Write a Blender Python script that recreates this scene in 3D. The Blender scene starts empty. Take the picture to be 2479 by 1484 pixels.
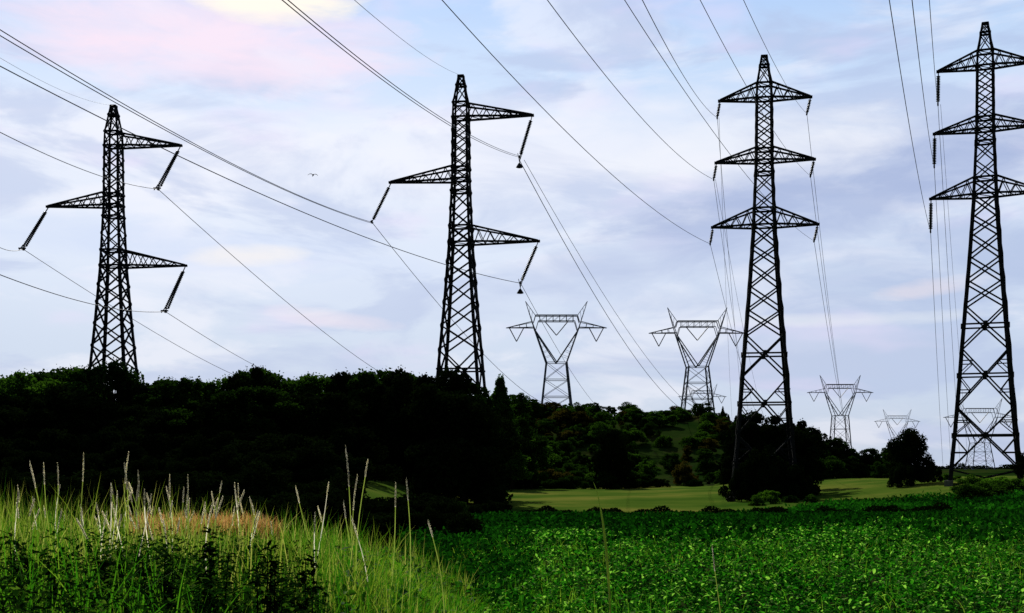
import bpy, math, random
import numpy as np
from mathutils import Vector, Matrix
random.seed(7); RNG = np.random.default_rng(7)
S = bpy.context.scene
COL = S.collection
PI = math.pi; rad = math.radians

# ------------------------------------------------------------------ camera
F, CX, HOR, CH = 3000.0, 1239.5, 1132.0, 1.7       # focal length, centre and horizon in photo units; eye height
cam = bpy.data.cameras.new('camera'); camo = bpy.data.objects.new('camera', cam); COL.objects.link(camo)
camo.location = (0, 0, CH); camo.rotation_euler = (PI/2, 0, 0)
cam.sensor_width = 36; cam.lens = 36*F/2479; cam.clip_end = 20000; cam.clip_start = .1
cam.shift_y = (HOR-742)/2479
S.camera = camo
S.view_settings.view_transform = 'Standard'; S.view_settings.look = 'None'
S.view_settings.exposure = 0; S.view_settings.gamma = 1
S.view_settings.use_curve_mapping = False
S.cycles.max_bounces = 6; S.cycles.transparent_max_bounces = 8

# ------------------------------------------------------------------ world + sun
SUN_AZ, SUN_EL = rad(-14), rad(34)
w = bpy.data.worlds.new('World'); S.world = w; w.use_nodes = True
nt = w.node_tree; N = nt.nodes; L = nt.links
for n in list(N): N.remove(n)
def nd(t, **k):
    n = N.new(t)
    for a, b in k.items(): setattr(n, a, b)
    return n
def inp(sock, v):
    if hasattr(v, 'is_linked') or hasattr(v, 'links'): L.new(v, sock)
    else: sock.default_value = v
def math_(op, a, b=0.0, c=0.0, clamp=False):
    n = nd('ShaderNodeMath', operation=op, use_clamp=clamp)
    inp(n.inputs[0], a); inp(n.inputs[1], b); inp(n.inputs[2], c)
    return n.outputs[0]
def ramp(f, stops, interp='EASE'):
    n = nd('ShaderNodeValToRGB'); inp(n.inputs[0], f); cr = n.color_ramp; cr.interpolation = interp
    while len(cr.elements) < len(stops): cr.elements.new(.5)
    for e, (p, c) in zip(cr.elements, stops):
        e.position = p; e.color = (*c, 1) if len(c) == 3 else c
    return n.outputs[0]
def mix(f, a, b, mode='MIX'):
    n = nd('ShaderNodeMix', data_type='RGBA', blend_type=mode)
    inp(n.inputs[0], f)
    for s, v in ((n.inputs[6], a), (n.inputs[7], b)):
        if isinstance(v, tuple): s.default_value = (*v, 1)
        else: L.new(v, s)
    return n.outputs[2]
def noise(vec, scale, detail=4, rough=.5, off=0.0, dist=0.0):
    m = nd('ShaderNodeMapping'); L.new(vec, m.inputs[0]); m.inputs[1].default_value = (off, off*.7, off*.3)
    n = nd('ShaderNodeTexNoise'); L.new(m.outputs[0], n.inputs[0])
    n.inputs['Scale'].default_value = scale; n.inputs['Detail'].default_value = detail
    n.inputs['Roughness'].default_value = rough; n.inputs['Distortion'].default_value = dist
    return n.outputs[0]
tc = nd('ShaderNodeTexCoord'); sep = nd('ShaderNodeSeparateXYZ'); L.new(tc.outputs['Generated'], sep.inputs[0])
dx, dy, dz = sep.outputs
az = math_('ARCTAN2', dx, dy); el = math_('ARCSINE', dz)
comb = nd('ShaderNodeCombineXYZ'); L.new(math_('MULTIPLY', az, 1.0), comb.inputs[0]); L.new(math_('MULTIPLY', el, 3.2), comb.inputs[1])
uv = comb.outputs[0]
# base colour by elevation: pale haze low, white cloud sheet in the middle, blue above
elf = math_('DIVIDE', math_('MAXIMUM', el, 0.0), 1.0)
base = ramp(elf, [(0, (.56, .65, .80)), (.08, (.57, .68, .87)), (.17, (.69, .78, .95)), (.24, (.77, .83, .97)),
                  (.31, (.56, .72, .97)), (.37, (.43, .63, .97)), (.6, (.34, .48, .80)), (1, (.26, .38, .66))])
n1 = noise(uv, 6.5, 8, .56, 3.1, .5)
cl_w = ramp(n1, [(.47, (0, 0, 0)), (.62, (1, 1, 1))])
sky = mix(math_('MULTIPLY', cl_w, .55), base, (.86, .88, .99))
n2 = noise(uv, 5.0, 9, .58, 9.4, .6)
cl_g = ramp(n2, [(.47, (0, 0, 0)), (.60, (1, 1, 1))])
sky = mix(math_('MULTIPLY', cl_g, .62), sky, (.44, .54, .80))
n3 = noise(uv, 9.0, 3, .5, 17.7)
sky = mix(math_('MULTIPLY', ramp(n3, [(.55, (0, 0, 0)), (.75, (1, 1, 1))]), .40), sky, (.80, .72, .97))
def blob(az0, el0, sa, se, rot=0.0, wob=.6):
    a = math_('SUBTRACT', az, az0); e = math_('SUBTRACT', el, el0)
    if rot:
        a2 = math_('ADD', math_('MULTIPLY', a, math.cos(rot)), math_('MULTIPLY', e, math.sin(rot)))
        e = math_('SUBTRACT', math_('MULTIPLY', e, math.cos(rot)), math_('MULTIPLY', a, math.sin(rot))); a = a2
    d = math_('ADD', math_('POWER', math_('ABSOLUTE', math_('DIVIDE', a, sa)), 2), math_('POWER', math_('ABSOLUTE', math_('DIVIDE', e, se)), 2))
    nn = math_('MULTIPLY', math_('SUBTRACT', noise(uv, 12, 8, .6, az0*31+el0*17, .5), .5), wob*4)
    return math_('SUBTRACT', 1.0, math_('ADD', d, nn), clamp=True)
def cloud(f, k, c):
    global sky
    sky = mix(math_('MULTIPLY', f, k), sky, c)
cloud(blob(.28, .215, .32, .036, .22), .72, (.34, .43, .70))      # grey-violet bank rising to the right
cloud(blob(.12, .165, .26, .026, .18), .55, (.46, .55, .80))
cloud(blob(.33, .15, .24, .040, .05), .62, (.44, .54, .78))
cloud(blob(.25, .085, .25, .020, .03), .40, (.50, .58, .80))
cloud(blob(-.25, .17, .20, .022, -.05), .35, (.50, .62, .92))
cloud(blob(-.02, .14, .30, .018, .0), .25, (.56, .66, .88))
cloud(blob(-.02, .255, .22, .045, .05), .50, (.88, .90, 1.0))      # white sheet
cloud(blob(.20, .245, .14, .030, .1), .55, (.90, .92, .99))
cloud(blob(-.245, .322, .19, .040, .0, .45), .95, (.88, .74, .90))       # pink-white cloud under the hidden sun
cloud(blob(-.195, .362, .075, .026, .0), .95, (1.0, .93, .82))
cloud(blob(-.215, .165, .05, .010, .05), .55, (.97, .90, .84))     # small warm cloudlets
cloud(blob(-.145, .118, .06, .009, -.1), .45, (.95, .80, .88))
cloud(blob(.33, .137, .05, .008, .1), .40, (.95, .82, .84))
cloud(blob(.26, .115, .14, .006, .0), .40, (.86, .89, .93))
# sky outside the view dimmed away from the sun, added to darken tree fronts
fac = ramp(math_('MULTIPLY_ADD', dy, .5, .5), [(0, (.10,)*3), (.55, (.22,)*3), (.80, (.55,)*3), (.93, (1,)*3), (1, (1,)*3)], 'LINEAR')
sky = mix(1.0, sky, fac, 'MULTIPLY')
nish = nd('ShaderNodeTexSky', sky_type='NISHITA', sun_disc=False)
nish.sun_elevation = SUN_EL; nish.sun_rotation = SUN_AZ; nish.air_density = 1.2; nish.dust_density = 2
sc_ = nd('ShaderNodeVectorMath', operation='SCALE'); L.new(sky, sc_.inputs[0]); sc_.inputs['Scale'].default_value = 10.0
fin = mix(.93, nish.outputs[0], sc_.outputs[0])
bg = nd('ShaderNodeBackground'); L.new(fin, bg.inputs[0]); bg.inputs[1].default_value = .1
out = nd('ShaderNodeOutputWorld'); L.new(bg.outputs[0], out.inputs[0])
sun = bpy.data.lights.new('sun', 'SUN'); sun.energy = 4.2; sun.angle = rad(.6); sun.color = (1, .95, .84)
suno = bpy.data.objects.new('sun', sun); COL.objects.link(suno)
sd = Vector((math.sin(SUN_AZ)*math.cos(SUN_EL), math.cos(SUN_AZ)*math.cos(SUN_EL), math.sin(SUN_EL)))
suno.rotation_euler = sd.to_track_quat('Z', 'Y').to_euler()

# ------------------------------------------------------------------ helpers
def at(px, py, Y): return Vector(((px-CX)/F*Y, Y, CH+(HOR-py)/F*Y))
def sstep(a, b, x):
    t = np.clip((x-a)/(b-a), 0, 1); return t*t*(3-2*t)
def ground(x, y):
    x = np.asarray(x, float); y = np.asarray(y, float)
    g = .4 - 2.7*sstep(-14, -4, x) + .35*sstep(20, 30, x) + 1.85*sstep(32, 54, x) + .5*sstep(60, 130, x)
    z = sstep(20, 110, y)*g
    z = z + (17.0+1.6*(1-sstep(0, 30, x))+.8*np.sin(x*.11)+.5*np.sin(x*.31+y*.05))*sstep(226, 338, y)*(1-.97*sstep(46, 84, x))
    bank = .74*(1-sstep(-2.3, .6, x+.10*(y-8)))*sstep(1.5, 4, y)*(1-sstep(11.5, 17, y))
    z = z + bank + .04*np.sin(x*1.3+y*.7)*np.cos(y*.9-x*.4)*sstep(3, 8, y)
    return z
def gz(x, y): return float(ground(x, y))

MATS = {}
def mat(name, cols, rough=.8, trans=0.0, scale=1.0, attr=None, spec=.2, bump=0.0, coord='Object', detail=5, metal=0.0, tcol=None):
    """procedural material: colour ramp driven by noise (plus the tint attribute and a per-object shift)"""
    m = bpy.data.materials.new(name); m.use_nodes = True; t = m.node_tree; nn, ll = t.nodes, t.links
    for n in list(nn): nn.remove(n)
    o = nn.new('ShaderNodeOutputMaterial'); p = nn.new('ShaderNodeBsdfPrincipled')
    c = nn.new('ShaderNodeTexCoord'); nz = nn.new('ShaderNodeTexNoise'); ll.new(c.outputs[coord], nz.inputs[0])
    nz.inputs['Scale'].default_value = scale; nz.inputs['Detail'].default_value = detail
    r = nn.new('ShaderNodeValToRGB')
    while len(r.color_ramp.elements) < len(cols): r.color_ramp.elements.new(.5)
    for i, (e, cc) in enumerate(zip(r.color_ramp.elements, cols)):
        e.position = i/(len(cols)-1)*(.4 if not attr else 1) + (.3 if not attr else 0); e.color = (*cc, 1)
    if attr:
        a = nn.new('ShaderNodeAttribute'); a.attribute_name = attr
        mm = nn.new('ShaderNodeMath'); mm.operation = 'MULTIPLY_ADD'; ll.new(nz.outputs[0], mm.inputs[0]); mm.inputs[1].default_value = .7; mm.inputs[2].default_value = -.35
        ad = nn.new('ShaderNodeMath'); ad.operation = 'ADD'; ll.new(mm.outputs[0], ad.inputs[0]); ll.new(a.outputs['Fac'], ad.inputs[1])
        ll.new(ad.outputs[0], r.inputs[0])
    else: ll.new(nz.outputs[0], r.inputs[0])
    oi = nn.new('ShaderNodeObjectInfo'); hv = nn.new('ShaderNodeHueSaturation'); ll.new(r.outputs[0], hv.inputs['Color'])
    mr = nn.new('ShaderNodeMapRange'); ll.new(oi.outputs['Random'], mr.inputs[0]); mr.inputs[3].default_value = .75; mr.inputs[4].default_value = 1.25
    ll.new(mr.outputs[0], hv.inputs['Value'])
    colr = hv.outputs[0] if trans else r.outputs[0]
    ll.new(colr, p.inputs['Base Color']); p.inputs['Roughness'].default_value = rough
    p.inputs['Specular IOR Level'].default_value = spec; p.inputs['Metallic'].default_value = metal
    if bump:
        b = nn.new('ShaderNodeBump'); b.inputs['Strength'].default_value = bump; ll.new(nz.outputs[0], b.inputs['Height']); ll.new(b.outputs[0], p.inputs['Normal'])
    if trans:
        tr = nn.new('ShaderNodeBsdfTranslucent'); mx = nn.new('ShaderNodeMixShader'); mx.inputs[0].default_value = trans
        tm = nn.new('ShaderNodeMix'); tm.data_type = 'RGBA'; tm.blend_type = 'MULTIPLY'; tm.inputs[0].default_value = 1
        ll.new(colr, tm.inputs[6]); tm.inputs[7].default_value = (*(tcol or (1.5, 1.7, .7)), 1)
        ll.new(tm.outputs[2], tr.inputs[0])
        ll.new(p.outputs[0], mx.inputs[1]); ll.new(tr.outputs[0], mx.inputs[2]); ll.new(mx.outputs[0], o.inputs[0])
    else: ll.new(p.outputs[0], o.inputs[0])
    MATS[name] = m; return m
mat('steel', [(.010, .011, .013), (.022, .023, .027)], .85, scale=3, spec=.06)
mat('far_steel', [(.09, .11, .14), (.13, .15, .18)], .8, scale=3, spec=.1)  # paler and bluer than steel; distance haze is put into the colour
mat('insulator', [(.010, .010, .013), (.03, .028, .03)], .35, scale=6, spec=.4)
mat('cable', [(.06, .065, .08), (.10, .105, .12)], .6, scale=4, spec=.2)
mat('concrete', [(.10, .10, .09), (.20, .19, .17)], .9, scale=4, bump=.3)
mat('soil', [(.010, .014, .006), (.018, .030, .008), (.030, .040, .012)], .95, scale=.8, coord='Object', detail=8, bump=.4, spec=0)
mat('meadow', [(.024, .068, .007), (.066, .115, .014), (.17, .17, .032)], .95, scale=.05, coord='Object', detail=9, spec=0)
mat('scrub', [(.003, .011, .002), (.009, .026, .004), (.020, .038, .007), (.036, .032, .010)], .95, scale=.07, coord='Object', detail=8, spec=0)
mat('bark', [(.010, .008, .006), (.03, .024, .018)], .95, scale=5, spec=0)
mat('leaf_black', [(.005, .009, .003), (.010, .020, .005)], .95, .10, scale=.35, spec=0)  # near-black: the shade of backlit foliage is put into the leaf colour
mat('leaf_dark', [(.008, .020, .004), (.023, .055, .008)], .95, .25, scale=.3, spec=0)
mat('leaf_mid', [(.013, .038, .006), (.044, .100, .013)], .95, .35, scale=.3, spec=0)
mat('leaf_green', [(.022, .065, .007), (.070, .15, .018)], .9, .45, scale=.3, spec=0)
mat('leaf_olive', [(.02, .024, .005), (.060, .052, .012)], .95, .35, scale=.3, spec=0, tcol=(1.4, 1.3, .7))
mat('crop_leaf', [(.003, .022, .003), (.008, .066, .005), (.032, .15, .012), (.22, .36, .10)], .8, .50, scale=.5, attr='tint', spec=0, tcol=(1.3, 1.8, .55))  # the pale last stop carries leaf highlights as colour
mat('crop_far', [(.003, .022, .003), (.009, .058, .006), (.026, .12, .014)], .9, .35, scale=.12, attr='tint', spec=.0, tcol=(1.0, 1.6, .5))  # darker than crop_leaf; shade over the far field is put into this green
mat('grass', [(.010, .050, .006), (.028, .13, .010), (.08, .20, .018), (.22, .27, .06)], .75, .45, scale=.6, attr='tint', spec=.05, tcol=(1.4, 1.8, .5))
mat('grass_olive', [(.02, .075, .006), (.08, .19, .016), (.22, .31, .05), (.48, .50, .22)], .8, .45, scale=.6, attr='tint', spec=.04, tcol=(1.4, 1.4, .6))
mat('dead_grass', [(.36, .20, .07), (.55, .36, .14), (.66, .50, .25)], .8, .35, scale=2, attr='tint', spec=.05, tcol=(1.3, 1.1, .8))
mat('straw', [(.60, .58, .46), (.76, .75, .62), (.86, .85, .76)], .8, .72, scale=6, spec=.05, tcol=(1.25, 1.2, 1.1))
mat('stem_green', [(.16, .22, .06), (.34, .38, .16)], .8, .5, scale=4, spec=.04)
mat('weed_leaf', [(.004, .014, .003), (.014, .055, .006), (.13, .23, .035)], .9, .3, scale=1.5, attr='tint', spec=0)
mat('weed_dark', [(.003, .009, .002), (.008, .026, .004), (.03, .07, .012)], .9, .15, scale=1.5, attr='tint', spec=0)
mat('feather', [(.015, .013, .012), (.04, .035, .03)], .8, scale=8)

def link(name, me, m=None, parent=None, loc=None):
    o = bpy.data.objects.new(name, me); COL.objects.link(o)
    if m and me: me.materials.append(MATS[m])
    if parent: o.parent = parent
    if loc is not None: o.location = loc
    return o
def tag(o, label=None, cat=None, group=None, kind=None):
    if label: o['label'] = label
    if cat: o['category'] = cat
    if group: o['group'] = group
    if kind: o['kind'] = kind
    return o
def npmesh(name, V, Fc, tint=None, smooth=False):
    """V (n,3), Fc (m,k) numpy"""
    V = np.asarray(V, np.float32); Fc = np.asarray(Fc, np.int32); k = Fc.shape[1]
    me = bpy.data.meshes.new(name); me.vertices.add(len(V)); me.vertices.foreach_set('co', V.ravel())
    me.loops.add(Fc.size); me.loops.foreach_set('vertex_index', Fc.ravel())
    me.polygons.add(len(Fc)); me.polygons.foreach_set('loop_start', np.arange(0, Fc.size, k, dtype=np.int32))
    if smooth: me.polygons.foreach_set('use_smooth', np.ones(len(Fc), bool))
    if tint is not None:
        a = me.attributes.new('tint', 'FLOAT', 'POINT'); a.data.foreach_set('value', np.asarray(tint, np.float32))
    me.update(calc_edges=True); return me
class MB:
    def __init__(s): s.v = []; s.f = []
    def add(s, vs, fs):
        b = len(s.v); s.v += [tuple(p) for p in vs]; s.f += [tuple(i+b for i in f) for f in fs]
    def bar(s, p, q, wd, wd2=None):
        p = Vector(p); q = Vector(q); d = q-p
        if d.length < 1e-5: return
        d.normalize(); u = d.cross(Vector((0, 0, 1)))
        if u.length < 1e-3: u = Vector((1, 0, 0))
        u.normalize(); v = d.cross(u); h = wd/2; h2 = (wd2 or wd)/2
        s.add([p-u*h-v*h, p+u*h-v*h, p+u*h+v*h, p-u*h+v*h, q-u*h2-v*h2, q+u*h2-v*h2, q+u*h2+v*h2, q-u*h2+v*h2],
              [(0, 3, 2, 1), (4, 5, 6, 7), (0, 1, 5, 4), (1, 2, 6, 5), (2, 3, 7, 6), (3, 0, 4, 7)])
    def ell(s, p, q, wd, sx, sy, t=.06):          # an angle section whose corner points outward (sx, sy)
        p = Vector(p); q = Vector(q)
        pr = [(0, 0), (-sx*wd, 0), (-sx*wd, -sy*t), (-sx*t, -sy*t), (-sx*t, -sy*wd), (0, -sy*wd)]
        s.add([p+Vector((a, b, 0)) for a, b in pr]+[q+Vector((a, b, 0)) for a, b in pr],
              [(0, 1, 7, 6), (1, 2, 8, 7), (2, 3, 9, 8), (3, 4, 10, 9), (4, 5, 11, 10), (5, 0, 6, 11), (0, 3, 2, 1), (0, 5, 4, 3), (6, 7, 8, 9), (6, 9, 10, 11)])
    def box(s, c, sx, sy, sz):
        c = Vector(c); x, y, z = sx/2, sy/2, sz/2
        s.add([c+Vector(t) for t in ((-x, -y, -z), (x, -y, -z), (x, y, -z), (-x, y, -z), (-x, -y, z), (x, -y, z), (x, y, z), (-x, y, z))],
              [(0, 3, 2, 1), (4, 5, 6, 7), (0, 1, 5, 4), (1, 2, 6, 5), (2, 3, 7, 6), (3, 0, 4, 7)])
    def tube(s, pts, rr, n=6):
        pts = [Vector(p) for p in pts]; rings = []
        for i, p in enumerate(pts):
            d = (pts[min(i+1, len(pts)-1)]-pts[max(i-1, 0)]).normalized()
            u = d.cross(Vector((0, 0, 1)) if abs(d.z) < .95 else Vector((1, 0, 0))).normalized(); v = d.cross(u)
            r = rr[i] if hasattr(rr, '__len__') else rr
            rings.append([p+(u*math.cos(a)+v*math.sin(a))*r for a in [2*PI*k/n for k in range(n)]])
        b = len(s.v); s.v += [tuple(p) for r in rings for p in r]
        for i in range(len(pts)-1):
            for k in range(n): s.f.append((b+i*n+k, b+i*n+(k+1) % n, b+(i+1)*n+(k+1) % n, b+(i+1)*n+k))
        s.f.append(tuple(b+k for k in range(n))[::-1]); s.f.append(tuple(b+(len(pts)-1)*n+k for k in range(n)))
    def build(s, name, m, parent=None, smooth=False):
        me = bpy.data.meshes.new(name); me.from_pydata(s.v, [], s.f)
        if smooth: me.polygons.foreach_set('use_smooth', [True]*len(me.polygons))
        return link(name, me, m, parent)

# ------------------------------------------------------------------ terrain
def grid(xs, ys, f, name):
    X, Y = np.meshgrid(xs, ys); V = np.stack([X, Y, f(X, Y)], -1).reshape(-1, 3)
    nx, ny = len(xs), len(ys); i = np.arange((ny-1)*(nx-1)); r, c = i//(nx-1), i % (nx-1); a = r*nx+c
    return npmesh(name, V, np.stack([a, a+1, a+nx+1, a+nx], 1), smooth=True)
tt = np.linspace(-1, 1, 261); xs = np.sign(tt)*(np.abs(tt)*30+np.abs(tt)**5*4500)
t2 = np.linspace(0, 1, 300); ys = -25+t2*90+t2**4*6000
g = link('ground', grid(xs, ys, ground, 'ground'), 'soil'); tag(g, kind='structure')
fx = np.linspace(-15, 130, 150); fy = np.linspace(84, 232, 120)
fm = grid(fx, fy, lambda x, y: ground(x, y)+.03+.03*sstep(0, 1, x*0+1), 'field')
fs = link('hill_slope', grid(np.linspace(-60, 140, 160), np.linspace(231, 350, 110), lambda x, y: ground(x, y)+.05, 'hill_slope'), 'scrub'); tag(fs, kind='structure')
fo = link('field', fm, 'meadow'); tag(fo, kind='structure')

# ------------------------------------------------------------------ lattice pylons
PROF = [(-4, 4.15), (0, 3.75), (7.4, 3.1), (14, 2.6), (18.8, 2.22), (24.3, 1.78), (31.3, 1.30), (38.7, 1.0), (45.8, .93), (47.5, .86), (49.6, .52), (50.7, .34)]
def hw(z): return float(np.interp(z, [p[0] for p in PROF], [p[1] for p in PROF]))
LEV = [50.7, 49.6, 47.5, 45.8, 44.3, 42.9, 41.4, 40.0, 38.7, 37.3, 35.2, 33.2, 31.3, 29.0, 26.9, 24.3, 21.6, 18.8, 14.0, 7.4, 0.3, -3.0]
CORN = [(-1, -1), (1, -1), (1, 1), (-1, 1)]
def cn(z, k): return Vector((CORN[k % 4][0]*hw(z), CORN[k % 4][1]*hw(z), z))
def disc_string(mb, p, q, r, nd_, n=10):
    p = Vector(p); q = Vector(q); d = q-p; pts = []; rr = []
    for i in range(nd_):
        for t, k in ((.05, .35), (.25, 1.0), (.45, .95), (.7, .35)):
            pts.append(p+d*((i+t)/nd_)); rr.append(r*max(k, .55))
    mb.tube([p]+pts+[q], [r*.35]+rr+[r*.35], n)
def make_pylon(foot, rz, cut, arms, label, dbl, weights=()):
    """arms: (side, z_bottom, z_top, length, string dx, string dz).  cut: design height at which the legs meet the ground"""
    root = link('lattice_pylon', None); root.location = foot; root.rotation_euler = (0, 0, rz)
    tag(root, label, 'electricity pylon', 'dark steel lattice pylons')
    z0 = cut-.4
    for k in range(4):
        mb = MB(); zs = [z0]+[p[0] for p in PROF if p[0] > z0]
        for a, b in zip(zs[:-1], zs[1:]):
            wd = .34 if a < 30 else .26
            if a >= 45.8: wd = .19
            mb.ell(cn(a, k), cn(b, k), wd, *CORN[k], t=.09)
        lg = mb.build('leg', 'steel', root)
        f = MB(); c = cn(cut, k); f.box((c.x, c.y, c.z), .9, .9, .7); f.build('footing', 'concrete', root)
    mb = MB()
    for a, b in zip(LEV[:-1], LEV[1:]):
        if a < cut+.6: continue
        if b < -1: b = cut-.3
        wd = .17 if a < 34 else .13
        if a > 46: wd = .10
        for k in range(4):
            A, B, C_, D = cn(a, k), cn(a, k+1), cn(b, k), cn(b, k+1)
            mb.bar(A, D, wd); mb.bar(B, C_, wd)
            if a in (18.8, 14.0, 7.4):
                t = hw(a)/(hw(a)+hw(b)); zc = a+(b-a)*t
                E, G = cn(zc, k), cn(zc, k+1); mb.bar(E, G, .18); X = (E+G)/2; mb.bar(X-Vector((0, 0, .3)), X+Vector((0, 0, .3)), .42)
                if a < 18:
                    for P_, Q_, side in ((A, E, k), (B, G, k+1), (C_, E, k), (D, G, k+1)):
                        M = (P_+X)/2; H = cn(M.z, side)
                        mb.bar(M, H, .12); mb.bar(M, Q_, .10)
        if b in (49.6, 47.5, 45.8, 40.0, 38.7, 37.3, 33.2, 31.3):
            for k in range(4): mb.bar(cn(b, k), cn(b, k+1), .20)
            mb.bar(cn(b, 0), cn(b, 2), .08)
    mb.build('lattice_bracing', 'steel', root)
    mb = MB(); mb.box((0, 0, 50.72), .74, .74, .16)
    mb.build('peak_cap', 'steel', root)
    clamps = []
    for i, (sd_, zb, zt, ln, ddx, ddz) in enumerate(arms):
        mb = MB(); T = Vector((sd_*ln, 0, zb)); hb, ht = hw(zb), hw(zt)
        for sy in (-1, 1):
            R = Vector((sd_*hb, sy*hb, zb)); U = Vector((sd_*ht, sy*ht, zt)); Te = T+Vector((0, sy*.12, 0))
            mb.bar(R, Te, .22, .18); mb.bar(U, Te+Vector((0, 0, .12)), .20, .16)
            nb = 5 if ln > 7 else 3
            prev = R
            for j in range(1, nb+1):
                t = j/(nb+.6); lo = R.lerp(Te, t); up = U.lerp(Te, t-.5/(nb+.6))
                mb.bar(prev, up, .09); mb.bar(up, lo, .09); prev = lo
        for t in (.2, .4, .6, .8):
            a1 = Vector((sd_*hb, -hb, zb)).lerp(T, t); b1 = Vector((sd_*hb, hb, zb)).lerp(T, t); mb.bar(a1, b1, .08)
            a2 = Vector((sd_*hb, -hb, zb)).lerp(T, max(0, t-.2)); mb.bar(a2, b1, .07)
        mb.box(T+Vector((sd_*.05, 0, .02)), .34, .42, .26)
        mb.build('cross_arm', 'steel', root)
        top = T+Vector((0, 0, -.12)); end = T+Vector((ddx, 0, ddz)).normalized()*0+Vector((ddx, 0, ddz))
        end = top+Matrix.Rotation(-rz, 3, 'Z') @ Vector((ddx, 0, ddz))
        ax = (end-top)
        mb = MB(); p1 = top+ax*.10; p2 = top+ax*.93
        mb.bar(top, p1, .10); mb.bar(p2, end, .10)
        if dbl:
            for s2 in (-.17, .17):
                o2 = Vector((s2, 0, 0)); disc_string(mb, p1+o2*.5, p2+o2, .17, 22)
            mb.bar(p2-Vector((.3, 0, 0)), p2+Vector((.3, 0, 0)), .12)
        else:
            r = .23 if len(arms) == 3 else (.19 if ddz > -2.5 else .24)
            disc_string(mb, p1, p2, r, max(8, int(abs(ax.length)*4.5)))
        ins = mb.build('insulator_string', 'insulator', root, smooth=True)
        mb = MB(); mb.tube([end+Vector((0, -.45, .02)), end+Vector((0, -.2, -.08)), end+Vector((0, .2, -.08)), end+Vector((0, .45, .02))], .09, 6)
        mb.box(end+Vector((0, 0, .08)), .16, .2, .3)
        if i in weights:
            mb.bar(end, end-Vector((.05, 0, .8)), .07)
            mb.tube([end+Vector((-.05, 0, -.62)), end+Vector((-.05, 0, -.8)), end+Vector((-.05, 0, -1.15)), end+Vector((-.05, 0, -1.2))], [.06, .2, .42, .3], 8)
            for sx in (-.25, .3): mb.bar(end+Vector((sx, 0, .5)), end+Vector((-.05, 0, -.5)), .06)
        if dbl:
            mb.bar(end+Vector((-.55, 0, .1)), end+Vector((.35, 0, .1)), .16); mb.bar(end+Vector((-.5, 0, -.15)), end+Vector((0, 0, .5)), .08)
        mb.build('line_clamp', 'steel', ins)
        clamps.append(Vector(foot)+Matrix.Rotation(rz, 3, 'Z') @ end)
    return clamps, Vector(foot)+Vector((0, 0, 50.8))
Z1, Z2, Z3, Z4 = -5.25, -3.57, -1.98, 1.16
p1 = at(275, 0, 150); p2 = at(1116, 0, 143.8); p3 = at(1850, 0, 141.7); p4 = at(2385, 0, 140)
ALT = lambda s: [(1, 45.8, 47.3, s[0], s[3], s[4]), (-1, 38.6, 40.1, s[1], s[5], s[6]), (1, 31.3, 33.2, s[2], s[7], s[8])]
C1, T1 = make_pylon((p1.x, 150, Z1), rad(-3), gz(p1.x, 150)-Z1, ALT((8.2, 8.1, 8.8, -2.7, -5.1, -3.05, -5.0, -2.4, -5.4)),
    'leftmost dark lattice pylon, three staggered arms, round tree before its legs', True)
C2, T2 = make_pylon((p2.x, 143.8, Z2), rad(-8), gz(p2.x, 143.8)-Z2, ALT((8.3, 8.35, 9.0, -1.4, -4.7, -2.2, -4.5, -2.0, -4.7)),
    'second large pylon from the left, three staggered arms, beside the black wood', False, weights=(0, 2))
def six(dx_, dz_):
    r = []
    for zb, zt, l in ((45.8, 47.5, 5.0), (38.7, 40.1, 5.4), (31.3, 33.2, 5.8)): r += [(-1, zb, zt, l, dx_, dz_), (1, zb, zt, l+.15, dx_-.1, dz_)]
    return r
C3, T3 = make_pylon((p3.x, 141.7, Z3), rad(-9), gz(p3.x, 141.7)-Z3, six(-.3, -1.75),
    'dark six-armed lattice pylon with short insulators, standing over a black clump of trees', False)
C4, T4 = make_pylon((p4.x, 140, Z4), rad(-20), gz(p4.x, 140)-Z4, six(-.05, -3.6),
    'dark lattice pylon at the right edge with long vertical insulators, bushes at its legs', False)

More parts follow.
